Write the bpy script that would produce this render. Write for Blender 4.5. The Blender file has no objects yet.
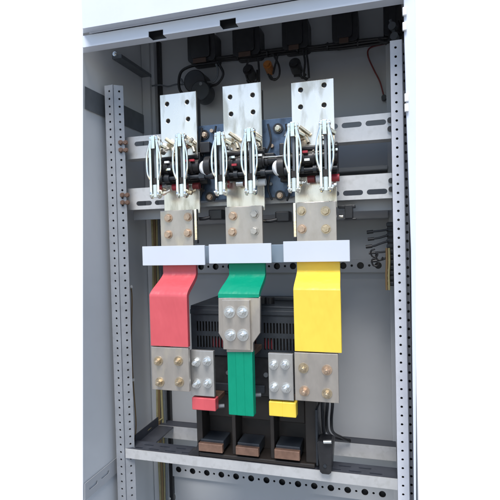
import bpy, bmesh, math, random
from mathutils import Vector, Matrix
random.seed(4)
scene = bpy.context.scene
COL = scene.collection
BASE = 1.45                      # camera height above the ground; all local heights are measured from it

# ------------------------------------------------------------------ camera
F, YAW, PITCH, ROLL, D = 475.0, math.radians(16.2), math.radians(-1.45), math.radians(-1.45), 1.15
cf = Vector((-math.sin(YAW)*math.cos(PITCH), math.cos(YAW)*math.cos(PITCH), math.sin(PITCH)))
cr0 = Vector((math.cos(YAW), math.sin(YAW), 0)); cu0 = cr0.cross(cf)
cr = math.cos(ROLL)*cr0 + math.sin(ROLL)*cu0; cu = -math.sin(ROLL)*cr0 + math.cos(ROLL)*cu0
cam_d = bpy.data.cameras.new('camera'); cam = bpy.data.objects.new('camera', cam_d); COL.objects.link(cam)
cam.matrix_world = Matrix(((cr.x, cu.x, -cf.x, 0), (cr.y, cu.y, -cf.y, -D), (cr.z, cu.z, -cf.z, BASE), (0, 0, 0, 1)))
cam_d.sensor_width = 36; cam_d.lens = 36*F/500; cam_d.clip_start = .02; cam_d.clip_end = 500
scene.camera = cam

# ------------------------------------------------------------------ light
SUN_EL, SUN_AZ = math.radians(57), math.radians(-5)      # azimuth: how far left of straight in front
w = bpy.data.worlds.new('World'); scene.world = w; w.use_nodes = True
nt = w.node_tree; bg = nt.nodes['Background']
sky = nt.nodes.new('ShaderNodeTexSky'); sky.sky_type = 'NISHITA'; sky.sun_disc = False
sky.sun_elevation = SUN_EL; sky.sun_rotation = math.pi + SUN_AZ; sky.dust_density = 1; sky.air_density = 1
nt.links.new(sky.outputs[0], bg.inputs[0]); bg.inputs[1].default_value = .075
sd = bpy.data.lights.new('sun', 'SUN'); sd.energy = 1.5; sd.angle = math.radians(26); sd.color = (1, .97, .93)
so = bpy.data.objects.new('sun', sd); COL.objects.link(so); so.location = (-1, -3, 4)
sv = Vector((-math.sin(SUN_AZ)*math.cos(SUN_EL), -math.cos(SUN_AZ)*math.cos(SUN_EL), math.sin(SUN_EL)))
so.rotation_euler = sv.to_track_quat('Z', 'Y').to_euler()
scene.view_settings.view_transform = 'Standard'; scene.view_settings.look = 'None'
scene.view_settings.exposure = 1.45; scene.view_settings.gamma = 1

# ------------------------------------------------------------------ pixel -> place on the plane at depth Y (surveyed from the photo)
def un(px, py, Y):
    d = cf*F + cr*(px-250) - cu*(py-250); t = (Y+D)/d.y
    return Vector((t*d.x, Y, t*d.z + BASE))
def X(px, py, Y): return un(px, py, Y).x
def Z(px, py, Y): return un(px, py, Y).z

# ------------------------------------------------------------------ materials
MAT = {}
def mat(name, col, rough=.5, metal=0, var=.06, scale=12, bump=.0, bscale=200, spec=.5, stretch=(1, 1, 1), spots=None, coat=0, bd=.001):
    m = bpy.data.materials.new(name); m.use_nodes = True; t = m.node_tree; N = t.nodes; L = t.links
    p = N['Principled BSDF']; tc = N.new('ShaderNodeTexCoord'); mp = N.new('ShaderNodeMapping'); mp.inputs['Scale'].default_value = stretch
    L.new(tc.outputs['Object'], mp.inputs[0])
    n = N.new('ShaderNodeTexNoise'); n.inputs['Scale'].default_value = scale; n.inputs['Detail'].default_value = 6; n.inputs['Roughness'].default_value = .65
    L.new(mp.outputs[0], n.inputs['Vector'])
    r = N.new('ShaderNodeValToRGB'); r.color_ramp.elements[0].position = .3; r.color_ramp.elements[1].position = .7
    r.color_ramp.elements[0].color = [c*(1-var) for c in col] + [1]; r.color_ramp.elements[1].color = [min(1, c*(1+var)) for c in col] + [1]
    L.new(n.outputs[0], r.inputs[0]); out = r.outputs[0]
    if spots:
        n2 = N.new('ShaderNodeTexNoise'); n2.inputs['Scale'].default_value = spots[1]; n2.inputs['Detail'].default_value = 8
        L.new(mp.outputs[0], n2.inputs['Vector'])
        r2 = N.new('ShaderNodeValToRGB'); r2.color_ramp.elements[0].position = spots[2]; r2.color_ramp.elements[1].position = spots[2]+.12
        r2.color_ramp.elements[0].color = (0, 0, 0, 1); r2.color_ramp.elements[1].color = (.7, .7, .7, 1); L.new(n2.outputs[0], r2.inputs[0])
        mx = N.new('ShaderNodeMixRGB'); mx.inputs[2].default_value = list(spots[0])+[1]
        L.new(r2.outputs[0], mx.inputs[0]); L.new(out, mx.inputs[1]); out = mx.outputs[0]
    L.new(out, p.inputs['Base Color'])
    rr = N.new('ShaderNodeMapRange'); rr.inputs[3].default_value = max(.03, rough-.09); rr.inputs[4].default_value = min(1, rough+.09)
    L.new(n.outputs[0], rr.inputs[0]); L.new(rr.outputs[0], p.inputs['Roughness'])
    p.inputs['Metallic'].default_value = metal; p.inputs['Specular IOR Level'].default_value = spec
    if coat: p.inputs['Coat Weight'].default_value = coat
    if bump:
        nb = N.new('ShaderNodeTexNoise'); nb.inputs['Scale'].default_value = bscale; nb.inputs['Detail'].default_value = 3
        L.new(mp.outputs[0], nb.inputs['Vector']); b = N.new('ShaderNodeBump'); b.inputs['Strength'].default_value = bump; b.inputs['Distance'].default_value = bd
        L.new(nb.outputs[0], b.inputs['Height']); L.new(b.outputs[0], p.inputs['Normal'])
    MAT[name] = m; return m
mat('ground_concrete', (.2, .2, .197), .9, var=.05, scale=3, bump=.2, bscale=60)
mat('backdrop_white', (.88, .89, .9), .9, var=.01)
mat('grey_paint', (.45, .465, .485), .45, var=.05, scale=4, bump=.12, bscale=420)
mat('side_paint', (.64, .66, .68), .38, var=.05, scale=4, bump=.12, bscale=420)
mat('white_paint', (.66, .70, .77), .4, var=.03, scale=8, bump=.08, bscale=400)
mat('post_lit', (.62, .64, .70), .42, var=.07, scale=30, bump=.1, bscale=300)  # lit copy of the post colour, brightness put into the tone
mat('post_shaded', (.29, .305, .33), .42, .2, var=.12, scale=30, bump=.1, bscale=300)  # shaded copy of the post colour, used on the left post
mat('galvanised', (.60, .60, .60), .45, .45, .07, 26, .15, 90, spots=((.52, .52, .51), 60, .52))
mat('galvanised_dull', (.15, .165, .18), .5, .35, .15, 30, .1, 120)
mat('shaded_steel', (.05, .055, .07), .45, .2, .2, 30)  # galvanised steel coloured dark, standing for the dark roof it mirrors
mat('groove_shade', (.20, .21, .24), .5)  # post colour darkened to stand for shade in the recess
mat('zinc_plate', (.86, .81, .72), .27, .85, .06, 14, .12, 60, stretch=(1, 1, .3), spots=((.42, .38, .29), 30, .50))
mat('tin_plate', (.48, .44, .395), .33, .7, .08, 50, .25, 120, stretch=(1, 1, .45), spots=((.60, .54, .44), 30, .56))
mat('tin_small', (.50, .49, .47), .34, .65, .09, 50, .25, 120, stretch=(1, 1, .45), spots=((.42, .42, .40), 50, .56))
mat('bright_steel', (.96, .91, .82), .12, 1, .12, 90, .12, 160)
mat('silver_bolt', (.78, .79, .77), .25, .9, .1, 120, .1, 200)
mat('copper_bolt', (.54, .40, .29), .36, .75, .25, 90, .1, 200)
mat('brown_bolt', (.15, .09, .065), .4, .5, .25, 90)
mat('dull_bolt', (.5, .47, .42), .4, .7, .2, 90)
mat('gold_bolt', (.56, .46, .32), .3, .85, .3, 110, .1, 200)
mat('brass', (.62, .56, .42), .3, .85, .2, 60, .1, 120)
mat('copper_bar', (.27, .16, .115), .45, .55, .18, 70, .2, 120)
mat('red_sleeve', (.57, .085, .10), .38, var=.05, scale=9, bd=.008, bump=.8, bscale=20, stretch=(1, 1, .35), spec=.6)
mat('green_sleeve', (.0, .26, .15), .42, var=.06, scale=9, bd=.008, bump=.8, bscale=20, stretch=(1, 1, .35), spec=.3)
mat('yellow_sleeve', (.82, .58, .065), .38, var=.04, scale=9, bd=.008, bump=.8, bscale=20, stretch=(1, 1, .35), spec=.5)
mat('white_plastic', (.56, .60, .66), .4, var=.02, scale=6, bump=.05)
mat('shaded_white_plastic', (.20, .26, .33), .35, var=.04, scale=6)  # white plastic with the shade behind the plates put into its colour
mat('blue_steel', (.085, .13, .20), .35, .3, .25, 22, .1, 90, spots=((.03, .04, .06), 35, .52))
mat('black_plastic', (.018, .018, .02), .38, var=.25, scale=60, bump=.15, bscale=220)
mat('black_body', (.022, .027, .034), .42, var=.2, scale=40, bump=.2, bscale=260)
mat('brown_black', (.019, .015, .013), .5, var=.2, scale=40)
mat('black_cable', (.012, .012, .014), .42, var=.2, scale=80)
mat('red_plastic', (.36, .03, .045), .4); mat('red_dark', (.16, .02, .02), .5)
mat('copper_dark', (.08, .045, .03), .5); mat('white_cap', (.8, .82, .84), .3); mat('orange_cap', (.42, .15, .03), .4)
mat('brown_cable', (.20, .13, .06), .5); mat('olive_cable', (.34, .30, .15), .5, var=.15, scale=90)
mat('yellow_tie', (.66, .6, .3), .5); mat('white_tie', (.85, .85, .82), .4)

# ------------------------------------------------------------------ mesh helpers
def link(name, bm, m, parent=None, smooth=False, bevel=0, seg=2):
    bmesh.ops.recalc_face_normals(bm, faces=bm.faces)
    me = bpy.data.meshes.new(name); bm.to_mesh(me); bm.free(); me.materials.append(MAT[m])
    if smooth:
        for p in me.polygons: p.use_smooth = True
        me.set_sharp_from_angle(angle=math.radians(38))
    o = bpy.data.objects.new(name, me); COL.objects.link(o)
    if parent is not None:
        o.parent = parent; o.matrix_parent_inverse = parent.matrix_world.inverted() if parent.type != 'EMPTY' or True else Matrix()
    if bevel:
        b = o.modifiers.new('bevel', 'BEVEL'); b.width = bevel; b.segments = seg; b.limit_method = 'ANGLE'; b.angle_limit = math.radians(35)
    return o
def thing(name, label, cat, loc, group=None):
    o = bpy.data.objects.new(name, None); o.empty_display_size = .02; o.location = loc; COL.objects.link(o)
    o.matrix_world = Matrix.Translation(loc)
    return tag(o, label, cat, group)
def tag(o, label, cat, group=None):
    o['label'] = label; o['category'] = cat
    if group: o['group'] = group
    return o
def B(bm, x0, x1, y0, y1, z0, z1):
    r = bmesh.ops.create_cube(bm, size=1)
    for v in r['verts']:
        v.co = Vector(((x0+x1)/2+v.co.x*(x1-x0), (y0+y1)/2+v.co.y*(y1-y0), (z0+z1)/2+v.co.z*(z1-z0)))
    return bm
def box(name, x0, x1, y0, y1, z0, z1, m, parent=None, bevel=.001):
    return link(name, B(bmesh.new(), x0, x1, y0, y1, z0, z1), m, parent, bevel=bevel)
def cyl(bm, c, axis, r, h, n=20, r2=None):
    q = Vector(axis).normalized().to_track_quat('Z', 'Y').to_matrix().to_4x4()
    bmesh.ops.create_cone(bm, cap_ends=True, segments=n, radius1=r, radius2=r if r2 is None else r2, depth=h, matrix=Matrix.Translation(c) @ q)
    return bm
def smooth_path(pts, k=6):
    pts = [Vector(p) for p in pts]
    if len(pts) < 3: return pts
    P = [pts[0]*2-pts[1]] + pts + [pts[-1]*2-pts[-2]]; out = []
    for i in range(1, len(P)-2):
        a, b, c, d = P[i-1:i+3]
        for j in range(k):
            t = j/k
            out.append(.5*((2*b)+(c-a)*t+(2*a-5*b+4*c-d)*t*t+(3*b-a-3*c+d)*t**3))
    return out + [pts[-1]]
def tube(bm, pts, r, n=8, k=6):
    pts = smooth_path(pts, k); rings = []
    up = Vector((.3, .5, .81)); prev = None
    for i, p in enumerate(pts):
        d = (pts[min(i+1, len(pts)-1)] - pts[max(i-1, 0)]).normalized()
        a = prev - d*prev.dot(d) if prev is not None else up.cross(d)
        a.normalize(); prev = a; b = d.cross(a)
        rings.append([bm.verts.new(p + r*(math.cos(2*math.pi*j/n)*a + math.sin(2*math.pi*j/n)*b)) for j in range(n)])
    for A, C2 in zip(rings, rings[1:]):
        for j in range(n): bm.faces.new((A[j], A[(j+1) % n], C2[(j+1) % n], C2[j]))
    bm.faces.new(rings[0][::-1]); bm.faces.new(rings[-1]); return bm
def circ(a, b, r, n=14): return [(a+r*math.cos(2*math.pi*i/n), b+r*math.sin(2*math.pi*i/n)) for i in range(n)]
def slot(a, b, L, h, n=6):
    o = []
    for i in range(n+1): t = -math.pi/2+math.pi*i/n; o.append((a+L/2-h/2+h/2*math.cos(t), b+h/2*math.sin(t)))
    for i in range(n+1): t = math.pi/2+math.pi*i/n; o.append((a-L/2+h/2+h/2*math.cos(t), b+h/2*math.sin(t)))
    return o
def rrect(x0, x1, z0, z1, r, n=4):
    o = []
    for cx, cz, s in ((x1-r, z0+r, -90), (x1-r, z1-r, 0), (x0+r, z1-r, 90), (x0+r, z0+r, 180)):
        for i in range(n+1): t = math.radians(s+90*i/n); o.append((cx+r*math.cos(t), cz+r*math.sin(t)))
    return o
def sheet(bm, outline, holes, fn, th):
    """flat outline with real holes, fn(a,b)->point, th = thickness vector pushed away from the seen face"""
    es = []
    for loop in [outline]+list(holes):
        vs = [bm.verts.new(fn(a, b)) for a, b in loop]
        es += [bm.edges.new((vs[i], vs[(i+1) % len(vs)])) for i in range(len(vs))]
    fs = [f for f in bmesh.ops.triangle_fill(bm, use_beauty=True, edges=es)['geom'] if isinstance(f, bmesh.types.BMFace)]
    ex = bmesh.ops.extrude_face_region(bm, geom=fs)
    bmesh.ops.translate(bm, vec=th, verts=[v for v in ex['geom'] if isinstance(v, bmesh.types.BMVert)])
    return bm
def strip(bm, a0, a1, b0, b1, ha, hbs, r, fn, th, n=12):
    """long strip with one column of real round holes at a=ha, heights hbs"""
    hbs = sorted(hbs); cuts = [b0]+[(p+q2)/2 for p, q2 in zip(hbs, hbs[1:])]+[b1]; V = {}; fs = []
    def v(a, b):
        k = (round(a, 6), round(b, 6))
        if k not in V: V[k] = bm.verts.new(fn(a, b))
        return V[k]
    for hb, lo, hi in zip(hbs, cuts, cuts[1:]):
        arc = [v(ha+r*math.cos(2*math.pi*i/n), hb+r*math.sin(2*math.pi*i/n)) for i in range(n)]; k = n//4
        mids = [v(a1, hb), v(ha, hi), v(a0, hb), v(ha, lo)]; cor = [v(a1, hi), v(a0, hi), v(a0, lo), v(a1, lo)]
        for j in range(4):
            fs.append(bm.faces.new([mids[j], cor[j], mids[(j+1) % 4]] + [arc[(j*k+i) % n] for i in range(k, -1, -1)]))
    ex = bmesh.ops.extrude_face_region(bm, geom=fs)
    bmesh.ops.translate(bm, vec=th, verts=[q3 for q3 in ex['geom'] if isinstance(q3, bmesh.types.BMVert)])
    return bm
def rect(a0, a1, b0, b1): return [(a0, b0), (a1, b0), (a1, b1), (a0, b1)]
def front(Y): return lambda a, b: Vector((a, Y, b))
def hplate(name, x0, x1, z0, z1, Y, holes, m, parent, t=.004, bevel=0, outline=None):
    return link(name, sheet(bmesh.new(), outline or rect(x0, x1, z0, z1), holes, front(Y), Vector((0, t, 0))), m, parent, bevel=bevel)
def bolt(px, py, Y, m, parent, r=.0075, h=.008, stud=True, wr=1.45):
    c = un(px, py, Y)
    wa = link('washer', cyl(bmesh.new(), c+Vector((0, -.001, 0)), (0, 1, 0), r*wr, .002, 22), m, None, smooth=True)
    bm = bmesh.new(); a = random.random()*1.05
    q = Matrix.Translation(c+Vector((0, -.002-h/2, 0))) @ Matrix.Rotation(math.pi/2, 4, 'X') @ Matrix.Rotation(a, 4, 'Z')
    bmesh.ops.create_cone(bm, cap_ends=True, segments=6, radius1=r, radius2=r*.96, depth=h, matrix=q)
    if stud:
        cyl(bm, c+Vector((0, -.002-h-.004, 0)), (0, 1, 0), r*.5, .010, 14)
        for k in range(4): cyl(bm, c+Vector((0, -.002-h-.0018-.0021*k, 0)), (0, 1, 0), r*.56, .0009, 14)
    o = link('bolt', bm, m, parent, bevel=.0006)
    wa.parent = o; wa.matrix_parent_inverse = o.matrix_world.inverted()
    return o

# ================================================================== setting
GZ = 0.0
g = link('ground', B(bmesh.new(), -40, 40, -40, 40, -.2, GZ), 'ground_concrete'); g['kind'] = 'structure'
bm = bmesh.new(); sec = [(.5, .004), (2.6, .004), (2.85, .05), (3.05, .16), (3.16, .34), (3.2, .6), (3.2, 9)]
vs = [[bm.verts.new((x, y, z)) for y, z in sec] for x in (-14, 14)]
for i in range(len(sec)-1): bm.faces.new((vs[0][i], vs[0][i+1], vs[1][i+1], vs[1][i]))
bd = link('backdrop', bm, 'backdrop_white'); bd['kind'] = 'structure'

# ================================================================== cabinet shell
XL, XR, YB, ZT, ZB = -.735, .052, .25, BASE+.64, .06
cab = thing('electrical_cabinet', 'open light grey steel electrical cabinet housing the busbars and switch', 'cabinet', (-.34, .1, 0))
# left side panel: its front edge leans a touch
bm = bmesh.new()
def unXp(px, py, x0):
    d = cf*F + cr*(px-250) - cu*(py-250); t = x0/d.x; return (-D+t*d.y, t*d.z+BASE)
y_t, z_t = unXp(83, 40, XL); y_b, z_b = unXp(83, 500, XL)
sl = (y_b-y_t)/(z_b-z_t); yy = lambda z: y_t+(z-z_t)*sl
sheet(bm, [(yy(ZB), ZB), (YB, ZB), (YB, ZT), (yy(ZT), ZT)], [], lambda a, b: Vector((XL, a, b)), Vector((-.002, 0, 0)))
link('side_panel', bm, 'side_paint', cab)
box('side_panel', XR, XR+.002, -.09, YB, ZB, ZT, 'side_paint', cab)
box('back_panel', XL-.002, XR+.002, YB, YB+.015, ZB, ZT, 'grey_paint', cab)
box('top_panel', XL, XR, -.12, YB, ZT+.001, ZT+.02, 'grey_paint', cab)
# lintel: lower flange with slots, face, ledge, fascia
def edge(px, Y, z):   # X where x=px meets height z at depth Y
    lo, hi = 0, 500
    for _ in range(30):
        mid = (lo+hi)/2
        if un(px, mid, Y).z > z: lo = mid
        else: hi = mid
    return un(px, lo, Y).x
zl, zk, zj = BASE+.478, BASE+.506, BASE+.512
s1, s2 = X(159, 37, -.112), X(230, 22.5, -.112)
bm = bmesh.new()
xe = .05
flang = [(edge(83, -.098, zl), -.098), (xe, -.098), (xe, -.126), (edge(83, -.126, zl), -.126)]
hw = .019; nz = .013                               # two slots cut through the bottom corner of the lintel
sheet(bm, [flang[0], flang[1], flang[2], (s2+hw, -.126), (s2+hw, -.104), (s2-hw, -.104), (s2-hw, -.126), (s1+hw, -.126), (s1+hw, -.104), (s1-hw, -.104), (s1-hw, -.126), flang[3]], [], lambda a, b: Vector((a, b, zl)), Vector((0, 0, .002)))
f0 = edge(83, -.126, zl)
sheet(bm, [(f0, zl), (s1-hw, zl), (s1-hw, zl+nz), (s1+hw, zl+nz), (s1+hw, zl), (s2-hw, zl), (s2-hw, zl+nz), (s2+hw, zl+nz), (s2+hw, zl), (xe, zl), (xe, zk), (f0, zk)], [], front(-.1285), Vector((0, .0023, 0)))
link('lintel', bm, 'white_paint', cab)
box('slot_shade', -.70, xe, -.1032, -.1012, zl+.0022, zl+.09, 'black_plastic', cab, 0)  # added black sheet standing for the dark inside the slots
bm = bmesh.new()
sheet(bm, [(edge(83, -.129, zj), -.129), (xe, -.129), (xe, -.153), (edge(83, -.153, zj), -.153)], [], lambda a, b: Vector((a, b, zj)), Vector((0, 0, .003)))
B(bm, edge(83, -.153, zj), xe, -.156, -.1531, zj-.002, BASE+.68)
B(bm, edge(83, -.153, zj), xe, -.1285, -.1262, zk+.003, BASE+.6)
link('fascia', bm, 'white_paint', cab)
# right jamb
bm = bmesh.new(); Yj = -.13
jl = [un(404, 0, Yj), un(404.3, 40, Yj), un(406.5, 120, Yj), un(411, 250, Yj), un(412.5, 380, Yj), un(414, 500, Yj)]
jr = [un(416, y, Yj) for y in (500, 380, 250, 120, 40, 0)]
top = BASE+.68
ol = [(jl[0].x, top)] + [(p.x, p.z) for p in jl[1:]] + [(jl[-1].x, ZB), (jr[0].x, ZB)] + [(p.x, p.z) for p in jr[:-1]] + [(jr[-1].x, top)]
sheet(bm, ol, [], front(Yj), Vector((0, .012, 0)))
link('door_jamb', bm, 'white_paint', cab, bevel=.0015)
box('jamb_seal', XR-.0035, XR-.0015, -.115, -.06, ZB, ZT-.02, 'galvanised_dull', cab, .001)
for py in (12, 27, 98, 108):
    c = un(404 if py < 50 else 406, py, -.132)
    box('jamb_clip', c.x-.003, c.x+.005, -.137, -.1305, c.z-.008, c.z+.008, 'white_cap', cab)
c = un(406.5, 99, -.10); bm = B(bmesh.new(), c.x-.006, c.x+.004, -.12, -.08, c.z-.013, c.z+.013); cyl(bm, c+Vector((0, -.01, 0)), (0, 0, 1), .006, .04)
link('hinge', bm, 'black_plastic', cab)

# perforated posts ---------------------------------------------------
PITCH_H = .0202
def perf_post(label, x0, x1, ztop, side, m='post_lit', sx=None, sy0=-.03, sy1=.012, hr=.0029):
    t = thing('perforated_post', label, 'post', ((x0+x1)/2, -.01, .1), 'perforated mounting posts')
    zs = []; z = ztop-.016
    while z > .32: zs.append(z); z -= PITCH_H
    z0 = .07
    bm = bmesh.new()
    hx = x0+(.01375 if side > 0 else .0117)
    strip(bm, x0, x1, z0, ztop, hx, zs, hr, front(-.03), Vector((0, .0025, 0)))
    link('front_strip', bm, m, t)
    bm = bmesh.new()
    fx = x1 if side > 0 else x1+.006
    if side > 0:
        strip(bm, .002, .027, z0, ztop, .0165, zs, hr, lambda a, b: Vector((x1+.0006+a*.80, -.0290+a*.60, b)), Vector((-.0012, .002, 0)))
        B(bm, x1-.001, x1+.0022, -.0315, -.0285, z0, ztop)   # folded rib
        B(bm, x0, x0+.0025, -.027, .06, z0, ztop)
    else:
        B(bm, x0+.0002, x0+.002, -.0270, .03, z0, ztop)
        strip(bm, x1+.0022, x1+.0100, z0, ztop, x1+.0055, [z-.008 for z in zs], .0034, front(-.006), Vector((0, .0025, 0)))
        B(bm, x1-.0015, x1+.0020, -.027, -.0035, z0, ztop)
    link('side_strip', bm, m if side > 0 else 'groove_shade', t)
    if side < 0: box('hole_shade', x1+.0025, x1+.0125, .006, .008, z0, ztop, 'black_plastic', t, 0)  # added black sheet that keeps the groove holes dark
    box('hollow_shade', x0+.0035 if side > 0 else x0+.003, x1-.002, -.018, sy1-.002, z0, ztop-.004, 'black_plastic', t, 0)  # black filling stands for the darkness inside the hollow post
    return t
perf_post('grey perforated post with two columns of holes along the left side panel', -.7175, -.694, BASE+.415, 1, 'post_shaded')
perf_post('pale perforated post with a single bright column of holes beside the white door jamb', .0122, .0372, BASE+.432, -1)

# side beams on the left wall (part of the cabinet) ---------------------------
def side_beam(z0, z1, slots, ya, yb):
    bm = bmesh.new(); hs = []
    if slots:
        hs = [slot(-.118, (z0+z1)/2, .036, .009), slot(-.065, (z0+z1)/2+.001, .036, .009)]
    ya = yy(z1)+.0015
    sheet(bm, [(yy(z0)+.0015, z0), (yb, z0), (yb, z1), (ya, z1)], hs, lambda a, b: Vector((XL+.0045, a, b)), Vector((-.0010, 0, 0)))
    return link('side_beam', bm, 'grey_paint' if slots else 'galvanised_dull', cab)
side_beam(BASE+.338, BASE+.395, False, -.083, .235)
side_beam(BASE-.640, BASE-.598, True, -.136, .235)
bm = B(bmesh.new(), XL+.001, XL+.03, .04, .235, BASE+.512, BASE+.522); link('top_beam', bm, 'galvanised_dull', cab)
bolt(115, 54, -.05, 'silver_bolt', cab, .004, .003, False)

# back corner post, cross members ------------------------------------
bm = bmesh.new(); B(bm, -.733, -.706, .205, .2495, .08, ZT-.01); B(bm, -.7055, -.695, .215, .2495, .08, ZT-.01); link('corner_post', bm, 'grey_paint', cab)
box('gap_shade', -.6945, -.684, .235, .2495, .08, ZT-.01, 'black_plastic', cab, 0)  # solid black strip standing for the shade in the gap
bm = bmesh.new(); B(bm, .003, .030, .205, .2495, .08, ZT-.01); link('corner_post', bm, 'grey_paint', cab)
def cross(z0, z1, zh, x0=-.683, x1=.003, first=-.6617, r=.0098, name='cross_member', pitch=.0488, small=True):
    hs = []; x = first
    while x < x1-.02:
        if x > x0+.015: hs.append(circ(x, zh, r, 18))
        if small and x0+.01 < x+pitch/2 < x1-.012: hs.append(circ(x+pitch/2, zh, .0036, 10))
        x += pitch
    bm = sheet(bmesh.new(), rect(x0, x1, z0, z1), hs, front(.236), Vector((0, .0025, 0)))
    B(bm, x0, x1, .2388, .2497, z1-.003, z1); B(bm, x0, x1, .2388, .2497, z0, z0+.003)
    o = link(name, bm, 'grey_paint', cab)
    bm = B(bmesh.new(), x0+.004, x1-.004, .2486, .2497, z0+.004, z1-.004); k = link('hole_shade', bm, 'black_plastic', o)  # black sheet standing for the shade behind the holes
    return o
cross(BASE-.106, BASE-.070, BASE-.0865, first=-.6617)
cross(BASE-.765, BASE-.722, BASE-.7415, first=-.6617)
for z0, z1 in ((.176, .188), (.100, .155), (.045, .075)):      # plain members seen between and under the rails
    box('cross_member', -.683, .003, .19, .2490, BASE+z0, BASE+z1, 'grey_paint', cab, .003)

# mounting rails -------------------------------------------------------
def rail(label, z0, z1, slz, flange):
    t = thing('mounting_rail', label, 'mounting rail', (-.34, .01, z0), 'slotted mounting rails across the posts')
    x0, x1 = -.6925, .0118; hs = []; x = -.634
    while x < x1-.03: hs.append(slot(x, slz, .047, .0125)); x += .0556
    bm = sheet(bmesh.new(), rect(x0, x1, z0, z1), hs, front(.0125), Vector((0, .003, 0)))
    link('front_face', bm, 'galvanised', t)
    bm = B(bmesh.new(), x0, x1, .0157, .055, z1-.003, z1); B(bm, x0, x1, .0157, .055, z0, z0+.003)
    link('flange', bm, 'galvanised', t)
    if flange:
        box('bottom_lip', x0, x1, .056, .062, z0-.026, z0+.006, 'grey_paint', t, .001)
    for px in (123,):
        for dz in (.020, .040):
            zz = z1-dz
            for px2, dy in ((121, -.0225), (126, -.0155)):
                bm = bmesh.new(); cyl(bm, Vector((X(px2, 170, dy), dy, zz)), (.5, -1, 0), .0054, .007, 6); cyl(bm, Vector((X(px2, 170, dy), dy+.003, zz)), (.5, -1, 0), .0066, .002, 14); link('bolt', bm, 'brown_bolt', t, smooth=True)
    for dz in (.018, .038):
        bm = bmesh.new(); cyl(bm, Vector((.0095, .009, z1-dz)), (0, 1, 0), .006, .006, 14); link('bolt', bm, 'black_plastic', t, smooth=True)
    return t
k_ = 1.0125/1.0
rail('upper slotted galvanised rail crossing behind the tops of the knife switch', BASE+.2235, BASE+.2835, BASE+.263, False)
rail('lower slotted galvanised rail crossing at the foot of the knife switch', BASE+.085, BASE+.1435, BASE+.1015, True)

# bottom frame rails -----------------------------------------------------
def frame_rail(label, yf, yb, zt, h, slots, zlip, x0=-.690, x1=.0118):
    t = thing('frame_rail', label, 'frame rail', (-.34, (yf+yb)/2, zt-h), 'galvanised frame rails under the circuit breaker')
    hs = []
    if slots:
        n = 0
        for row, yo in ((0, .3), (1, .7)):
            x = x0+.03+row*.022
            while x < x1-.03: hs.append(slot(x, yf+(yb-yf)*yo, .030, .006)); x += .048
    bm = sheet(bmesh.new(), rect(x0, x1, yf+.002, yb), hs, lambda a, b: Vector((a, b, zt)), Vector((0, 0, -.002)))
    link('top_face', bm, 'shaded_steel', t)
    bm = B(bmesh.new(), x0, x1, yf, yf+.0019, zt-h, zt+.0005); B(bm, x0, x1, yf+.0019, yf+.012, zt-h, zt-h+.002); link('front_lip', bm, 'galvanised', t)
    box('rear_lip', x0, x1, yb, yb+.002, zt-h, zt+.0005, 'shaded_steel', t, 0)
    return t
frame_rail('front slotted frame rail of galvanised steel carrying the black circuit breaker', -.03, .022, BASE-.560, .025, True, 0)
frame_rail('rear frame rail of galvanised steel behind the breaker near the back panel', .165, .205, BASE-.572, .037, False, 0)
t = thing('end_bracket', 'dark folded steel bracket joining the two frame rails at the left side panel', 'bracket', (-.68, .09, BASE-.58))
bm = B(bmesh.new(), -.6925, -.640, .026, .163, BASE-.575, BASE-.571); B(bm, -.6925, -.690, .026, .163, BASE-.5705, BASE-.545); link('plate', bm, 'shaded_steel', t)

# ================================================================== circuit breaker
Yb0, Yb1 = -.005, .207
bx0, bx1 = -.4985, -.205
zt = BASE-.176; zb = BASE-.559
cb = thing('circuit_breaker', 'large black circuit breaker with slotted vents and three copper terminal bays', 'circuit breaker', (-.34, .05, zb))
vent_z = BASE-.300
# upper vented housing
bm = bmesh.new(); hs = []
x = bx0+.018
rows = ((zt-.050, .026), (zt-.090, .030))
xs = []
while x < bx1-.012: xs.append(x); x += .0082
for zc, hh in rows:
    for i, x in enumerate(xs):
        if i % 22 in (20, 21): continue
        hs.append(rect(x-.0022, x+.0022, zc-hh/2, zc+hh/2))
sheet(bm, rect(bx0, bx1, vent_z, zt), hs, front(Yb0), Vector((0, .003, 0)))
link('vented_housing', bm, 'black_body', cb)
bm = bmesh.new(); B(bm, bx0, bx0+.003, Yb0+.0031, Yb1, vent_z, zt); B(bm, bx1-.003, bx1, Yb0+.0031, Yb1, vent_z, zt)
B(bm, bx0, bx1, Yb1-.003, Yb1, vent_z, zt); B(bm, bx0, bx1, Yb0+.0, Yb1, zt+.0002, zt+.004); B(bm, bx0-.001, bx1+.001, Yb0-.003, Yb0, zt-.018, zt-.006)
link('housing_shell', bm, 'black_body', cb, bevel=.0012)
box('arc_chamber', bx0+.006, bx1-.006, Yb0+.016, Yb0+.02, vent_z, zt-.004, 'brown_black', cb, 0)
for i, x in enumerate(xs[2:]):
    if 3 <= i % 14 <= 8: box('arc_plate', x-.0009, x+.0025, Yb0+.006, Yb0+.012, zt-.104, zt-.078, 'red_plastic', cb, 0)
for x in (-.318, -.298):
    bm = bmesh.new(); cyl(bm, Vector((x, .05, zt+.012)), (0, 0, 1), .012, .016, 16); link('top_knob', bm, 'black_plastic', cb, smooth=True)
box('top_ridge', -.300, bx1-.005, .10, .125, zt+.0042, zt+.014, 'black_body', cb, .002)
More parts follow.
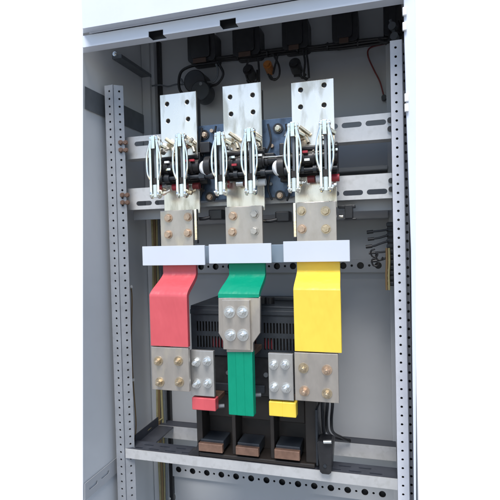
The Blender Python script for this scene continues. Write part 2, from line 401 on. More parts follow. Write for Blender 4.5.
# lower body: three bays between dividers
lx0, lx1 = -.4845, -.178
bx = [lx0, -.383, -.283, lx1]
bm = bmesh.new(); B(bm, lx0, lx1, .036, .20, zb, vent_z-.0005)
B(bm, lx0, lx1, -.026, .0358, zb, zb+.010)           # sill
for i, x in enumerate(bx):
    wd = (.016, .010, .010, .028)[i]; a = x if i < 3 else x-wd+.006
    if i in (1, 2): a = x-wd/2
    B(bm, a, a+wd, -.020, .0355, zb+.0102, vent_z-.001)
link('body', bm, 'brown_black', cb, bevel=.002)
box('front_upper', lx0+.001, lx1-.001, -.001, .0350, BASE-.40, vent_z-.0015, 'black_plastic', cb, .001)
for a, b2, pz, pz2 in ((-.475, -.410, 443.5, 451.5), (-.375, -.3156, 447, 455), (-.2755, -.2129, 450, 459)):
    z1_ = Z({-.475: 211, -.375: 247, -.2755: 287}[a], pz, -.03); z0_ = Z({-.475: 211, -.375: 247, -.2755: 287}[a], pz2, -.03)
    tb = box('terminal', a, b2, -.034, -.022, z0_, z1_, 'copper_bar', cb, .0012)
    box('terminal_cover', a+.001, b2-.001, -.0215, .0355, z0_+.001, z1_+.006, 'black_body', cb, .002)
for x in (-.470, -.400, -.366, -.300, -.268, -.196):
    bm = cyl(bmesh.new(), Vector((x, -.002, BASE-.345)), (0, 1, 0), .006, .004, 14); link('screw', bm, 'galvanised_dull', cb, smooth=True)
for x in (-.428, -.333, -.245): box('moulded_rib', x-.030, x+.030, -.006, -.0012, BASE-.392, BASE-.372, 'black_body', cb, .002)
for i in range(3):
    xa, xb = (-.466, -.390) if i == 0 else ((-.374, -.290) if i == 1 else (-.274, -.206))
    box('bay_shroud', xa, xb, .018, .0355, BASE-.470, BASE-.405, 'brown_black', cb, .003)
# foot on the left
bm = bmesh.new(); a = un(188, 456, -.03); c = un(199, 448, -.03)
sheet(bm, [(a.x, zb+.001), (a.x+.030, zb+.001), (a.x+.030, zb+.040), (a.x+.021, zb+.016), (a.x, zb+.005)], [], front(-.029), Vector((0, .03, 0)))
link('foot', bm, 'black_plastic', cb, bevel=.001)

# bracket right of the breaker
br = thing('cable_bracket', 'black rounded support bracket with a silver bolt right of the circuit breaker', 'bracket', (-.155, -.03, zb))
a = un(317, 440, -.04); b_ = un(334, 474, -.04)
bm = sheet(bmesh.new(), [(a.x+.006, b_.z+.004), (a.x+.011, b_.z), (b_.x-.011, b_.z), (b_.x-.006, b_.z+.004), (b_.x, a.z-.004), (b_.x-.004, a.z), (a.x+.004, a.z), (a.x, a.z-.004)], [], front(-.046), Vector((0, .045, 0))); link('plate', bm, 'black_plastic', br, bevel=.0015)
c = un(326, 441, -.05); bm = cyl(bmesh.new(), c+Vector((.004, -.004, 0)), (1, 0, .1), .0045, .018, 12); link('bolt', bm, 'silver_bolt', br, smooth=True)
cyl_ = cyl(bmesh.new(), un(325, 466, -.047), (0, 1, 0), .004, .004); link('rivet', cyl_, 'black_body', br, smooth=True)

# ================================================================== busbars
def bar_sweep(name, x_top, x_bot, path, th, m, parent, ext=None):
    """flat bar: path = (Y, Z) of the front skin, x range runs from x_top (first point) to x_bot"""
    bm = bmesh.new(); rings = []; n = len(path)
    for i, (y, z) in enumerate(path):
        t = ext[i] if ext else i/(n-1)
        x0 = x_top[0]+(x_bot[0]-x_top[0])*t; x1 = x_top[1]+(x_bot[1]-x_top[1])*t
        a = Vector(path[max(i-1, 0)]); b = Vector(path[min(i+1, n-1)]); d = (b-a).normalized(); nrm = Vector((-d.y, d.x))   # towards +Y
        if nrm.x < 0: nrm = -nrm
        by, bz = y+nrm.x*th, z+nrm.y*th
        rings.append([bm.verts.new((x0, y, z)), bm.verts.new((x1, y, z)), bm.verts.new((x1, by, bz)), bm.verts.new((x0, by, bz))])
    for A, C2 in zip(rings, rings[1:]):
        for j in range(4): bm.faces.new((A[j], A[(j+1) % 4], C2[(j+1) % 4], C2[j]))
    bm.faces.new(rings[0][::-1]); bm.faces.new(rings[-1])
    return link(name, bm, m, parent, smooth=True, bevel=.0022, seg=3)
def bend(yt, yb, z0, z1, n=10):
    """S bend from yt to yb between heights z0 and z1"""
    out = []
    for i in range(n+1):
        s = i/n; e = s*s*(3-2*s); e = .35*s+.65*e
        out.append((yt+(yb-yt)*e, z0+(z1-z0)*s))
    return out
YU, YD = -.05, -.11
def busbar(colour, label, xt, xb, zbend0, zbend1, zs, m, lapm, bolts_top, lap, strip=None):
    t = thing('busbar', label, 'busbar', ((xb[0]+xb[1])/2, YD, zs), 'colour sleeved main busbars')
    path = [(YU, BASE-.02), (YU, zbend0+.006)] + bend(YU, YD, zbend0, zbend1) + [(YD, zbend1-.006), (YD, zs)]
    bar_sweep('sleeve', xt, xb, path, .012, m, t, ext=[0, 0]+[i/10 for i in range(11)]+[1, 1])
    # lap plate at the top with four bolts
    x0, x1, z0, z1 = lap
    hplate('lap_plate', x0, x1, z0, z1, -.058, [], lapm, t, .010, .0012)
    for (px, py, bm_) in bolts_top: bolt(px, py, -.058, bm_, t, .0088, .007, False, 1.25)
    return t
def lapbox(p0, p1):
    a = un(*p0, -.058); b = un(*p1, -.058); return (a.x, b.x, b.z, a.z)
def xr(px0, px1, py, Y): return (X(px0, py, Y), X(px1, py, Y))
zs_r = Z(170, 346.5, YD); zs_y = Z(317, 352, YD); zs_g = Z(238, 298, YD)
red = busbar('red', 'red sleeved main busbar, the leftmost, bare at its bolted foot', xr(163, 196, 270, YU), xr(150, 187.5, 320, YD), BASE-.085, Z(170, 295, YD), zs_r, 'red_sleeve', 'tin_plate',
             ((168.5, 218, 'copper_bolt'), (188, 217, 'copper_bolt'), (168.5, 234.5, 'copper_bolt'), (188, 233, 'copper_bolt')), lapbox((160, 211), (193.5, 252)))
yel = busbar('yellow', 'yellow sleeved main busbar, the rightmost, bare at its bolted foot', xr(297, 340, 270, YU), xr(294, 341, 320, YD), BASE-.078, Z(317, 290, YD), zs_y, 'yellow_sleeve', 'tin_plate',
             ((301.5, 211, 'gold_bolt'), (325.5, 211, 'gold_bolt'), (302, 229, 'copper_bolt'), (326, 229, 'gold_bolt')), lapbox((296, 202.5), (337, 250)))
grn = busbar('green', 'green sleeved upper busbar in the middle ending in a tapered silver plate', xr(229, 265, 270, YU), xr(218, 259, 296, YD), BASE-.088, Z(238, 294, YD), zs_g, 'green_sleeve', 'tin_plate',
             ((233, 216, 'copper_bolt'), (254.5, 214, 'dull_bolt'), (232.5, 232, 'copper_bolt'), (254.5, 231, 'dull_bolt')), lapbox((225, 207), (263, 250)))
# bare feet
def foot(parent, p0, p1, bolts, m, bm_, Y=YD, th=.010, name='foot_plate', br=.0072):
    a = un(*p0, Y); b = un(*p1, Y)
    hplate(name, a.x, b.x, b.z, a.z, Y, [], m, parent, th, .001)
    for k, (px, py) in enumerate(bolts): bolt(px, py, Y, bm_[k] if isinstance(bm_, tuple) else bm_, parent, br, .007, True, 1.6)
foot(red, (151, 346.8), (189.5, 392), ((158.5, 361), (178.5, 361), (160, 382), (179.5, 382)), 'tin_plate', 'gold_bolt')
foot(yel, (294.2, 352.3), (339, 403.5), ((303.5, 368), (327, 370), (304.5, 391), (327, 393.5)), 'tin_plate', ('gold_bolt', 'copper_bolt', 'copper_bolt', 'gold_bolt'))
# green tapered plate (two layers)
q = lambda px, py, Y=YD: (un(px, py, Y).x, un(px, py, Y).z)
bm = sheet(bmesh.new(), [q(218.3, 298), q(260, 297), q(260, 333), q(253, 343), q(253, 352), q(226.5, 352), q(226.5, 347), q(218.5, 333)], [], front(YD), Vector((0, .010, 0)))
link('tapered_plate', bm, 'tin_plate', grn, bevel=.001)
a = q(222, 300, YD-.0085); b = q(250.5, 350.5, YD-.0085)
hplate('front_plate', a[0], b[0], b[1], a[1], YD-.0085, [], 'tin_plate', grn, .0082, .0008)
for px, py in ((229.5, 312), (242.5, 312), (230.5, 335), (243, 335)): bolt(px, py, YD-.0085, 'silver_bolt', grn, .0095, .007, True)
# links down into the breaker
def link_bar(label, p0, p1, bolts, sleeve, m, nl=1, Y=-.085):
    a = un(*p0, Y); b = un(*p1, Y)
    t = thing('link_bar', label, 'link bar', ((a.x+b.x)/2, Y, b.z), 'short link bars entering the circuit breaker')
    if bolts:
        hplate('plate', a.x, b.x, b.z, a.z, Y, [], 'tin_small', t, .010, .001)
        for px, py in bolts: bolt(px, py, Y, 'silver_bolt', t, .0088, .007, True, 1.3)
    c = un(*sleeve[0], Y); d = un(*sleeve[1], Y)
    n = nl
    bm = bmesh.new(); wdt = (d.x-c.x)/n
    for i in range(n):     # laminations under one sleeve
        B(bm, c.x+i*wdt-.0006, c.x+(i+1)*wdt+.0006, Y-.0005-.0004*(i % 2), Y+.022, d.z, c.z)
    link('sleeve', bm, m, t, bevel=.002, seg=3)
    # horizontal tongue into the breaker
    box('tongue', c.x+.004, d.x-.004, Y+.0105, -.001, c.z-.018, c.z-.006, 'copper_bar', t)
    return t
link_bar('short red ended link bar with four silver bolts beside the red busbar foot', (189.6, 350), (214.5, 397), ((196.2, 362), (207, 361), (196.7, 383.5), (207.7, 383)), ((192, 397.3), (215.5, 411.5)), 'red_sleeve')
link_bar('short yellow ended link bar with four silver bolts beside the yellow busbar foot', (268, 353), (293.8, 401), ((273.5, 364.5), (285, 364.5), (274, 387), (286, 388)), ((269, 401.3), (296, 418)), 'yellow_sleeve', nl=2)
link_bar('long green link bar hanging below the tapered silver plate', None or (226.5, 350), (253, 417), (), ((227.3, 350.6), (253.5, 416.8)), 'green_sleeve', nl=3, Y=YD+.001)
# small loose bolts seen in the gaps beside the links
for px, py in ((221.5, 406), (258, 395)):
    bm = cyl(bmesh.new(), un(px, py, -.05), (1, .4, 0), .005, .014, 8); o = link('terminal_bolt', bm, 'galvanised_dull', cb, smooth=True)

# white insulating plates ------------------------------------------------
def ins(label, p0, p1):
    Y = -.068; a = un(*p0, Y); b = un(*p1, Y)
    t = thing('insulating_plate', label, 'insulator', ((a.x+b.x)/2, Y, b.z), 'white insulating plates over the busbars')
    hplate('face', a.x, b.x, b.z, a.z, Y, [], 'white_plastic', t, .006, .0012)
    return t
for lab, p0, p1 in (('white rectangular insulating plate across the red busbar', (142, 246.5), (205, 265)),
                    ('white rectangular insulating plate across the green busbar', (208.5, 244.5), (271.5, 263)),
                    ('white rectangular insulating plate across the yellow busbar', (283, 241.5), (350, 261.5))):
    t = ins(lab, p0, p1); t.name = 'insulating_plate'
a = un(150, 247, -.035); b = un(340, 264, -.035)
cs = box('insulating_strip', X(196, 255, -.037), b.x, -.037, -.031, Z(205, 263.3, -.035), Z(205, 246, -.035), 'shaded_white_plastic', None, .001)
tag(cs, 'long white strip coloured blue grey for shade running behind the three white plates', 'insulator')

# ================================================================== knife switch
ks = thing('knife_switch', 'three pole knife switch with bright sprung blades on a blue steel base', 'switch', (-.33, -.03, BASE+.08))
Yk = -.010
p0 = un(193, 126, Yk); p1 = un(296, 203, Yk)
zt_, zb_ = Z(240, 122, Yk), Z(240, 199, Yk)
hplate('base_panel', p0.x-.03, p1.x+.02, zb_, zt_, Yk, [circ(X(208, 165, Yk), Z(208, 165, Yk), .012), circ(X(281, 162, Yk), Z(281, 162, Yk), .012)], 'blue_steel', ks, .006, .001)
for px, py, m in ((204.5, 135, 'copper_bolt'), (210, 197, 'copper_bolt'), (278, 128.5, 'brass'), (280, 195.5, 'copper_bolt')):
    bm = cyl(bmesh.new(), un(px, py, Yk-.002), (0, 1, 0), .0125, .004, 22); w1 = link('washer', bm, 'black_plastic', ks, smooth=True)
    bolt(px, py, Yk-.004, m, ks, .0068, .006, False, 1.1)
Yp = -.036
cols = ((160.5, 196.5, 120), (223, 261.5, 112), (291.5, 334, 105))
upper_holes = (((168, 121), (188, 119), (187, 102), (167, 104)), ((231, 114), (253, 112), (252.5, 95), (230, 97)), ((300.5, 107), (324, 105), (300.5, 90), (324, 85)))
ztop = BASE+.366
zc0 = (150, 148, 141)
for i, (a, b, py) in enumerate(cols):
    x0, x1 = X(a, py, Yp), X(b, py, Yp); cx = (a+b)/2
    ztop = Z(cx, (93, 84, 80.5)[i], Yp)
    hs = [circ(X(u, v, Yp), Z(u, v, Yp), .0058, 16) for u, v in upper_holes[i]]
    hs = [h for h in hs if max(p[1] for p in h) < ztop-.004]
    hplate('upper_contact', x0, x1, BASE+.212, ztop, Yp, hs, 'zinc_plate', ks, .008, .0008)
    box('contact_backing', x0+.006, x1-.006, Yp+.0083, .008, BASE+.228, ztop-.008, 'black_plastic', ks, .001)
    hplate('lower_contact', x0+.003, x1+.002, BASE+.066, BASE+.142, Yp+.0006, [], 'zinc_plate', ks, .008, .0008)
    # arc housing (black) between
    bm = bmesh.new(); B(bm, x0+.004, x1+.006, -.0355, -.012, BASE+.138, BASE+.218)
    for k in range(4): B(bm, x0+.002, x1+.008, -.052, -.0445, BASE+.146+.018*k, BASE+.155+.018*k)
    link('insulator_block', bm, 'black_plastic', ks, bevel=.002)
    # golden jaws on the upper contact
    for u in (.22, .78):
        jx = x0+(x1-x0)*u
        bm = bmesh.new(); cyl(bm, Vector((jx+.010, Yp-.012, BASE+.246)), (1, .3, -.8), .0045, .030, 10); cyl(bm, Vector((jx+.014, Yp-.008, BASE+.226)), (.4, -.3, -1), .004, .020, 8)
        B(bm, jx-.012, jx+.004, Yp-.016, Yp-.0005, BASE+.232, BASE+.244)
        link('jaw', bm, 'brass', ks, smooth=True)
    # lower row of pins, white and red
    for k, u in enumerate((.05, .42, .62, .98)):
        bm = bmesh.new(); cyl(bm, Vector((x0+(x1-x0)*u+.004, Yp-.017, BASE+.132)), (1, 0, 0), .0085, .017, 12)
        link('pin', bm, ('white_cap', 'red_plastic', 'silver_bolt', 'red_dark')[(k+i) % 4], ks, smooth=True)
    for k, (u, dz) in enumerate(((.38, .190), (.42, .172), (1.05, .190))):  # pale pads stand for highlights on the black shaft, red ones are stickers
        bm = bmesh.new(); B(bm, x0+(x1-x0)*u-.006, x0+(x1-x0)*u+.006, -.0865, -.080, BASE+dz-.002, BASE+dz+.003)
        link('glint_sticker', bm, ('white_cap', 'bright_steel', 'red_plastic')[(k+i) % 3], ks)
    # vertical side strip of the outgoing contact
for px, py0, py1 in ((195.6, 209, 240), (294.6, 203, 237)):
    a = un(px, py0, -.055); b = un(px, py1, -.055)
    box('side_strip', a.x-.003, a.x+.003, -.058, -.046, b.z, a.z, 'bright_steel', ks, .0006)
    box('strip_end', a.x-.0032, a.x+.0032, -.058, -.046, b.z-.009, b.z-.0002, 'black_plastic', ks, .0006)
# small wiring and screws on the base panel
for pts in (((202, 128), (200, 145), (203, 156)), ((216, 126), (214, 140), (217, 152), (213, 160)), ((199, 178), (203, 186), (200, 199)), ((268, 124), (271, 140), (267, 152)), ((286, 124), (288, 140), (285, 150)),
            ((270, 176), (268, 188), (272, 200)), ((288, 176), (290, 190), (287, 201)), ((215, 178), (217, 190), (214, 201))):
    wire_pts = [un(px, py, -.022) for px, py in pts]
    link('wire', tube(bmesh.new(), wire_pts, .0026, 8), 'black_cable', ks, smooth=True)
for px, py in ((212, 131), (201, 150), (218, 146), (272, 146), (287, 133), (271, 184), (289, 186), (202, 190), (216, 196)):
    bm = cyl(bmesh.new(), un(px, py, -.014), (0, 1, 0), random.uniform(.003, .006), .010, 10); link('screw', bm, random.choice(('galvanised_dull', 'copper_bolt', 'black_plastic')), ks, smooth=True)
for px, py, w2, h2 in ((206, 148, 5, 5), (284, 150, 4, 6), (270, 158, 5, 4), (204, 180, 5, 4), (285, 178, 4, 4)):
    a = un(px-w2, py-h2, -.03); b = un(px+w2, py+h2, -.03); box('mount_block', a.x, b.x, -.040, -.0165, b.z, a.z, 'black_plastic', ks, .002)
# operating shafts
zs1 = BASE+.178
bm = bmesh.new(); cyl(bm, Vector((-.335, -.066, zs1)), (1, 0, 0), .0085, .45, 24)
for a, b, py in cols:
    xa, xb = X(a, py, -.066), X(b, py, -.066); cyl(bm, Vector(((xa+xb)/2, -.066, zs1)), (1, 0, 0), .0155, xb-xa+.012, 24)
for i in range(22): cyl(bm, Vector((-.335-.225+.0212*i+random.uniform(-.004, .004), -.066, zs1)), (1, 0, 0), (.0165, .0190, .0178)[i % 3] if i not in (6, 7, 8, 14, 15) else .0115, random.uniform(.003, .012), 24)
link('shaft', bm, 'black_plastic', ks, smooth=True)
bm = cyl(bmesh.new(), Vector((-.335, -.072, zs1-.026)), (1, 0, 0), .0050, .46, 16)
for i in range(15): cyl(bm, Vector((-.335-.22+.031*i+random.uniform(-.006, .006), -.072, zs1-.026)), (1, 0, 0), random.choice((.0085, .0105, .0095)), random.uniform(.006, .018), (6, 12)[i % 2])
link('tie_rod', bm, 'black_body', ks, smooth=True)
bm = cyl(bmesh.new(), Vector((-.245, -.078, zs1+.008)), (1, 0, 0), .0016, .12, 10); link('thin_rod', bm, 'bright_steel', ks, smooth=True)
for px in (206, 279.5):
    c = un(px, 166, -.08)
    bm = cyl(bmesh.new(), Vector((c.x+.002, -.062, c.z)), (1, 0, 0), .0255, .016, 28); link('collar', bm, 'black_plastic', ks, smooth=True, bevel=.001)
    bm = bmesh.new(); cyl(bm, Vector((c.x-.002, -.070, c.z-.003)), (.75, -.65, 0), .019, .010, 28); link('white_cam', bm, 'white_cap', ks, smooth=True, bevel=.002)
# sprung blades
tops = ((154.5, 135, 198.5), (181, 132.5, 198), (220, 131, 196), (250, 127, 195), (293.5, 121.5, 193), (325.5, 119, 192))
for i, (px, pt, pb) in enumerate(tops):
    Yc = -.098; cx = X(px, 168, Yc); z1 = Z(px, pt, Yc); z0 = Z(px, pb, Yc); H = z1-z0
    bl = bmesh.new(); B(bl, cx-.0026, cx+.0030, Yc+.004, Yc+.034, z0+.034, z1-.02)
    blade = link('blade', bl, 'galvanised_dull', ks, bevel=.0006)
    for s in (-1, 1):
        bm = bmesh.new(); w0 = .0097
        pts = [(cx+s*(w0-.002), z1-.004), (cx+s*w0, z1-.03), (cx+s*w0, z0+.02), (cx+s*(w0-.0005), z0+.004)]
        n = 14; 
        for (xa, za), (xb2, zb2) in zip(pts, pts[1:]):
            v = [bm.verts.new(p) for p in ((xa-.0031, Yc-.004, za), (xa+.0031, Yc-.004, za), (xa+.0031, Yc+.014, za), (xa-.0031, Yc+.014, za), (xb2-.0031, Yc-.004, zb2), (xb2+.0031, Yc-.004, zb2), (xb2+.0031, Yc+.014, zb2), (xb2-.0031, Yc+.014, zb2))]
            for f in ((0, 1, 5, 4), (1, 2, 6, 5), (2, 3, 7, 6), (3, 0, 4, 7)): bm.faces.new([v[j] for j in f])
        bmesh.ops.remove_doubles(bm, verts=bm.verts, dist=1e-5)
        cyl(bm, Vector((cx+s*w0, Yc+.003, z0+.009)), (1, 0, 0), .0095, .0050, 20); cyl(bm, Vector((cx+s*(w0-.002), Yc+.004, z1-.010)), (1, 0, 0), .0085, .0052, 20)
        link('side_bar', bm, 'bright_steel', blade, smooth=True, bevel=.0011)
        for lay in range(1):
          oy = lay*.011
          bm = tube(bmesh.new(), [(p4[0]+s*lay*.0012, p4[1]+oy, p4[2]-lay*.004) for p4 in [(cx+s*.008, Yc-.001, z1-.012), (cx+s*.0125, Yc-.003, z1-.028), (cx+s*.0175, Yc-.004, z1-.050), (cx+s*.0185, Yc-.004, z1-.075), (cx+s*.0165, Yc-.004, z1-.095), (cx+s*.011, Yc-.002, z0+.045), (cx+s*.0095, Yc, z0+.036)]], .0024, 8)
          link('spring_wire', bm, 'bright_steel', blade, smooth=True)
    bm = bmesh.new(); B(bm, cx-.0045, cx+.0045, Yc-.006, Yc+.010, z1-.034, z1-.002); cyl(bm, Vector((cx, Yc+.004, z1-.008)), (1, 0, 0), .0045, .026, 14)
    link('clevis', bm, 'bright_steel', blade, bevel=.001)
    bm = bmesh.new(); cyl(bm, Vector((cx, Yc+.002, z0+.018)), (0, 0, 1), .0060, .030, 16); cyl(bm, Vector((cx, Yc+.003, z0+.008)), (1, 0, 0), .0035, .028, 12); link('pivot', bm, 'silver_bolt', blade, smooth=True)
    for k in range(4):
        bm = bmesh.new(); zq = (z0+.014, z0+.024, z1-.020, z1-.036)[k]; yq = Yc+.020+.004*(k % 2); rr_ = random.uniform(.0055, .008)
        xq = cx+random.uniform(-.016, .016); cyl(bm, Vector((xq, yq, zq)), (1, random.uniform(-.4, .4), random.uniform(-.4, .4)), rr_, random.uniform(.006, .014), 6)
        cyl(bm, Vector((xq+random.uniform(-.004, .004), yq+.006, zq+.002)), (1, random.uniform(-.6, .6), random.uniform(-.9, .9)), rr_*.6, .022, 10)
        link('nut', bm, ('zinc_plate', 'gold_bolt', 'silver_bolt')[(i+k) % 3], blade, bevel=.0006)
    bm = bmesh.new(); B(bm, cx-.0055, cx+.0055, Yc+.002, Yc+.02, z0+.036, z0+.050); link('spacer', bm, 'brown_black', blade)
    bm = bmesh.new(); cyl(bm, Vector((cx+.010, Yc+.018, z1-.022)), (.9, .5, -.5), .0055, .026, 6); link('nut', bm, 'brass', blade)

# black handles / limit switches seen below the lower rail
def latch(label, px, py, flip=1):
    Y = -.005; c = un(px, py, Y); t = thing('limit_switch', label, 'limit switch', c, 'black limit switches under the lower rail')
    bm = bmesh.new(); B(bm, c.x-.010, c.x+.026, Y, Y+.035, c.z-.012, c.z+.014); link('body', bm, 'black_plastic', t, bevel=.003)
    bm = tube(bmesh.new(), [c+Vector((-.006, 0, -.006)), c+Vector((-.020, -.004, -.009)), c+Vector((-.034, -.006, -.009))], .0045, 10); link('lever', bm, 'black_plastic', t, smooth=True)
    bm = cyl(bmesh.new(), c+Vector((-.038, -.007, -.009)), (1, .1, 0), .0042, .012, 12); link('roller', bm, 'bright_steel', t, smooth=True)
latch('black limit switch with shiny roller between the red and green top plates', 212, 215)
latch('black limit switch with shiny roller between the green and yellow top plates', 279, 217)
t = thing('rail_clip', 'small black clip under the lower rail right of the yellow phase plate', 'clip', un(349, 212, 0))
c = un(349, 212, .0); bm = B(bmesh.new(), c.x-.010, c.x+.008, 0, .03, c.z-.015, c.z+.017); B(bm, c.x-.026, c.x+.014, .002, .028, c.z+.010, c.z+.0165); B(bm, c.x-.012, c.x+.016, .002, .028, c.z-.018, c.z-.0148); link('body', bm, 'black_plastic', t, bevel=.001)
bm = cyl(bmesh.new(), un(341, 216.5, -.003), (1, 0, 0), .004, .010, 10); link('tip', bm, 'bright_steel', t, smooth=True)

# ================================================================== back wall devices at the top
box_px = (((187, 34), (215.5, 62)), ((232, 27), (260, 55)), ((281.5, 21), (308.5, 48)), ((331.5, 13), (358.5, 40)), ((383, 4), (402, 38)))
labs = ('black rounded junction box at the top left, above the round black buzzer', 'black rounded junction box above the middle top plate', 'black rounded junction box straight above the yellow phase',
        'black rounded junction box second from the right at the top', 'black junction box half hidden in the top right corner')
for (p0, p1), lab in zip(box_px, labs):
    Y = .19; a = un(*p0, Y); b = un(*p1, Y); zt2, zb2 = BASE+.618, BASE+.531
    t = thing('junction_box', lab, 'junction box', ((a.x+b.x)/2, .2, zb2), 'black junction boxes along the top')
    x1_ = min(b.x, a.x+.088)
    bm = sheet(bmesh.new(), rrect(a.x, x1_, zb2, zt2, .012), [], front(Y), Vector((0, .058, 0))); link('body', bm, 'black_plastic', t, bevel=.003)
    bm = sheet(bmesh.new(), rrect(a.x+.014, x1_-.016, zb2+.010, zt2-.01, .008), [], front(Y-.006), Vector((0, .0058, 0))); link('lid', bm, 'black_plastic', t, bevel=.002)
    for k in range(3):
        bm = cyl(bmesh.new(), Vector((a.x+.024+.014*k, Y-.008, zt2-.008-.0)), (0, 1, 0), .0028, .004, 8); link('screw', bm, 'galvanised_dull', t, smooth=True)
    box('bottom_clip', a.x+.020, x1_-.026, Y-.009, Y-.0065, zb2-.006, zb2+.008, 'copper_dark', t, .001)
# cable run under the boxes
t = thing('cable_run', 'black bundled cable run stretched along the back under the junction boxes', 'cable', un(300, 55, .2))
pts = [un(x, y, .21) for x, y in ((195, 63), (222, 59.5), (250, 56), (280, 52.5), (310, 49.5), (340, 46), (370, 43), (400, 39))]
for k in range(3):
    bm = tube(bmesh.new(), [p+Vector((0, -.004*k, .005*(k-1)+.002*math.sin(i*2.1+k))) for i, p in enumerate(pts)], .0042, 8); link('strand', bm, 'black_cable', t, smooth=True)
for i in range(1, 8): 
    p = pts[i]-(pts[i]-pts[i-1])*.4; bm = cyl(bmesh.new(), p+Vector((0, -.004, .001)), pts[i]-pts[i-1], .0115, .004, 12); link('cable_tie', bm, 'black_plastic', t, smooth=True)
# round buzzer with loops
t = thing('round_buzzer', 'round black buzzer on the back panel with looping cables', 'buzzer', un(198, 88, .22))
c = un(198, 84, .2); bm = bmesh.new(); cyl(bm, c, (0, 1, 0), .034, .06, 32); link('housing', bm, 'black_plastic', t, smooth=True, bevel=.003)
c2 = un(203, 93, .19); bm = cyl(bmesh.new(), c2, (0, 1, 0), .030, .05, 32); link('horn', bm, 'black_body', t, smooth=True, bevel=.003)
bm = cyl(bmesh.new(), un(201, 84, .167), (0, 1, 0), .005, .006, 12); link('centre_screw', bm, 'galvanised_dull', t, smooth=True)
def wire(name, pxs, Y, r, m, label=None, cat='cable', parent=None, group=None):
    pts = [un(x, y, Y if not isinstance(Y, (list, tuple)) else Y[i]) for i, (x, y) in enumerate(pxs)]
    o = link(name, tube(bmesh.new(), pts, r, 8), m, parent, smooth=True)
    if parent is None: tag(o, label, cat, group)
    return o
wire('cable_loop', ((186, 97), (180, 90), (179, 80), (182, 71), (192, 66), (206, 64), (219, 62)), .19, .0042, 'black_cable', parent=t)
wire('cable_loop', ((210, 86), (217, 84), (222, 78), (223, 72), (219, 64)), .19, .0038, 'black_cable', parent=t)
wire('cable_loop', ((207, 82), (213, 82), (217, 77), (218, 70), (216, 64)), .185, .0030, 'galvanised_dull', parent=t)
wire('cable_loop', ((190, 84), (184, 84), (181, 79)), .19, .0035, 'galvanised_dull', parent=t)
wire('cable_loop', ((196, 72), (192, 80), (187, 84)), .19, .003, 'black_cable', parent=t)
# indicator plugs
def plug(label, px, py, m, r=.014, loops=()):
    Y = .2; c = un(px, py, Y); t = thing('cable_plug', label, 'plug', c, 'small plugs hanging under the cable run')
    bm = cyl(bmesh.new(), c, (0, 1, -.2), r, .04, 20); cyl(bm, c+Vector((0, -.012, 0)), (0, 1, -.2), r*.6, .035, 16)
    link('body', bm, m, t, smooth=True)
    for lp in loops: wire('lead', lp, Y-.01, .0030, 'black_cable', parent=t)
plug('dark round plug with a looped lead above the middle top plate', 250, 73, 'black_plastic', .016, (((249, 60), (246, 68), (247, 78), (252, 83), (257, 80), (257, 70)), ((258, 58), (259, 70), (259, 86)), ((254, 80), (250, 85), (247, 80))))
plug('orange capped plug with a looped lead between the middle and right plates', 269, 68, 'orange_cap', .0125, (((273, 54), (279, 66), (279, 76), (274, 80), (270, 75)), ((278, 54), (275, 66), (273, 74)), ((268, 74), (271, 79), (276, 79))))
plug('dark round plug with tangled leads above the right top plate', 296, 67, 'black_plastic', .0165, (((303, 50), (305, 62), (304, 76), (308, 79)), ((306, 50), (308, 64), (309, 78)), ((294, 76), (300, 76), (307, 80)), ((300, 70), (302, 78), (306, 74))))
# red wire, top right
t = thing('red_wire', 'thin dark red wire drooping down the back panel to a black plug', 'wire', un(384, 97, .22))
wire('strand', ((398, 41), (384, 44), (370, 48), (368, 56), (374, 70), (380, 82), (384, 97)), .235, .0022, 'red_dark', parent=t)
bm = cyl(bmesh.new(), un(384, 98, .23), (0, 1, 0), .007, .02, 14); link('plug', bm, 'black_plastic', t, smooth=True)
for k, (px, py) in enumerate(((393, 34), (397, 30), (391, 44), (396, 46))):
    pass
t = thing('corner_cables', 'tangle of black cables and glands in the top right corner', 'cable', un(395, 36, .18))
wire('strand', ((385, 44), (392, 36), (398, 38), (402, 30), (400, 20)), .16, .005, 'black_cable', parent=t)
wire('strand', ((378, 40), (388, 42), (396, 33), (400, 34)), .15, .005, 'black_cable', parent=t)
wire('strand', ((390, 20), (394, 30), (391, 40), (397, 47)), .15, .004, 'galvanised_dull', parent=t)
for px, py in ((393, 27), (395, 37)): bm = cyl(bmesh.new(), un(px, py, .15), (.3, 1, 0), .010, .02, 14); link('gland', bm, 'galvanised_dull', t, smooth=True)
# wires on the upper left crossing to the corner post
wire('thin_wires', ((152, 86), (160, 85), (168, 86.5), (176, 84.5), (183, 84.5)), .215, .0025, 'galvanised_dull', 'thin grey wires strung from the back corner to the buzzer', 'wire')

# cable bundle down the back left corner
t = thing('cable_bundle', 'olive and brown cables running down the back left corner behind the red busbar', 'cables', un(159, 480, .19))
for k, (dx, m) in enumerate(((0, 'olive_cable'), (.009, 'brown_cable'), (.0175, 'olive_cable'), (.026, 'galvanised_dull'))):
    bm = tube(bmesh.new(), [Vector((-.706+dx+.0016*math.sin(i*1.3+k), .19-.003*(k % 2), BASE+.10-.085*i)) for i in range(13)], .0038, 8); link('strand', bm, m, t, smooth=True)
t = thing('tied_wire', 'thin brown wire with pale ties running down the left post to the frame rail', 'wire', un(134, 440, .02))
wire('strand', ((131, 287), (132, 300), (131.5, 340), (133, 380), (134.5, 400), (136, 425), (134.5, 443)), .03, .0019, 'brown_cable', parent=t)
wire('strand', ((134, 443), (140, 436), (148, 430), (157, 422), (163, 418)), (.02, .06, .10, .16, .19), .0022, 'olive_cable', parent=t)
for px, py in ((130, 287), (132, 380), (134.5, 444)): bm = cyl(bmesh.new(), un(px, py, .02), (1, 0, .2), .0042, .012, 10); link('cable_tie', bm, 'white_tie', t, smooth=True)

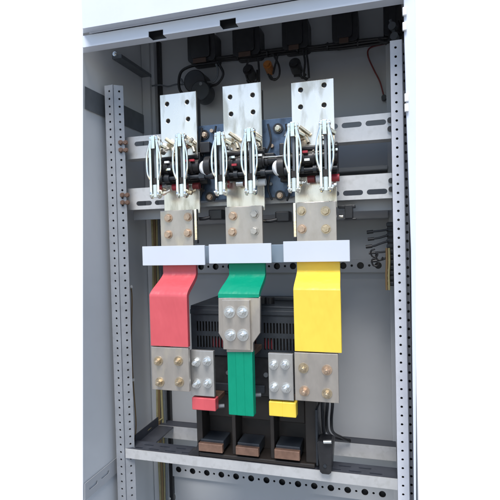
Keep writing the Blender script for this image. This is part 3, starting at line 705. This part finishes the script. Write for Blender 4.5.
# terminal strip with hook shaped wires at the right
t = thing('terminal_strip', 'narrow dark terminal strip with curled black wires beside the right post', 'terminal strip', un(390, 280, .10))
Yt = .10; a = un(387, 222, Yt); b = un(394, 286, Yt)
bm = B(bmesh.new(), a.x, b.x+.004, Yt, Yt+.03, b.z, a.z)
for k in range(12): B(bm, a.x-.002, b.x, Yt-.006, Yt-.0003, b.z+(a.z-b.z)*(k+.2)/12, b.z+(a.z-b.z)*(k+.8)/12)
link('strip', bm, 'black_body', t, bevel=.001)
for k, (xs2, m) in enumerate(((386.5, 'brown_cable'), (389, 'olive_cable'))): wire('cable', ((xs2, 248), (xs2+.3, 262), (xs2-.2, 275), (xs2+.2, 290)), .085, .0028, m, parent=t)
for (x0, y0, yend, r) in ((368, 232, 229.5, .0045), (369, 239, 235, .004), (367, 246.5, 241, .0045), (370, 253, 251, .003), (372, 261, 256, .0035)):
    wire('wire', ((x0, y0), (x0+7, y0-.6), (x0+13, (y0+yend)/2), (388, yend)), .09, .0026, 'black_cable', parent=t)
    c = un(x0+2, y0, .09); bm = cyl(bmesh.new(), c, (1, 0, .1), r, .016, 10); link('ferrule', bm, 'black_plastic', t, smooth=True)
for x0, y0 in ((371, 253), (376, 256), (372, 262)):
    wire('wire', ((x0+4, y0-4), (x0, y0-2), (x0+1, y0+3), (x0+5, y0+4), (x0+7, y0+1)), .088, .0022, 'black_cable', parent=t)

# black cables dropping right of the yellow busbar foot
for k, (xa, lab) in enumerate(((322, 'black cable dropping behind the yellow busbar foot, nearest the breaker'), (327, 'black cable dropping behind the yellow busbar foot, in the middle of three'), (332, 'black cable dropping behind the yellow busbar foot, farthest right'))):
    wire('drop_cable', ((xa+1, 385), (xa+.5, 405), (xa-.5, 420), (xa+1, 432), (xa+6+2*k, 437.5), (350, 439+k)) if k else ((xa, 385), (xa+.5, 410), (xa+1.5, 428), (xa+3, 440)), (.0, .0, .02, .06, .13, .155) if k else .0, .0038, 'black_cable', lab, 'cable', group='black drop cables')
a = un(315, 410, -.03); b = un(318.5, 466, -.03)
o = box('edge_light', a.x, b.x, -.030, .03, b.z, a.z, 'black_body', cb, .001)  # added strip standing for the light along the breaker's side edge
# knob low at the left
t = thing('ground_stud', 'shiny earthing stud with nut low on the back panel', 'stud', un(171, 496, .24))
bolt(171, 496, .2495, 'silver_bolt', t, .012, .01, True, 1.5)
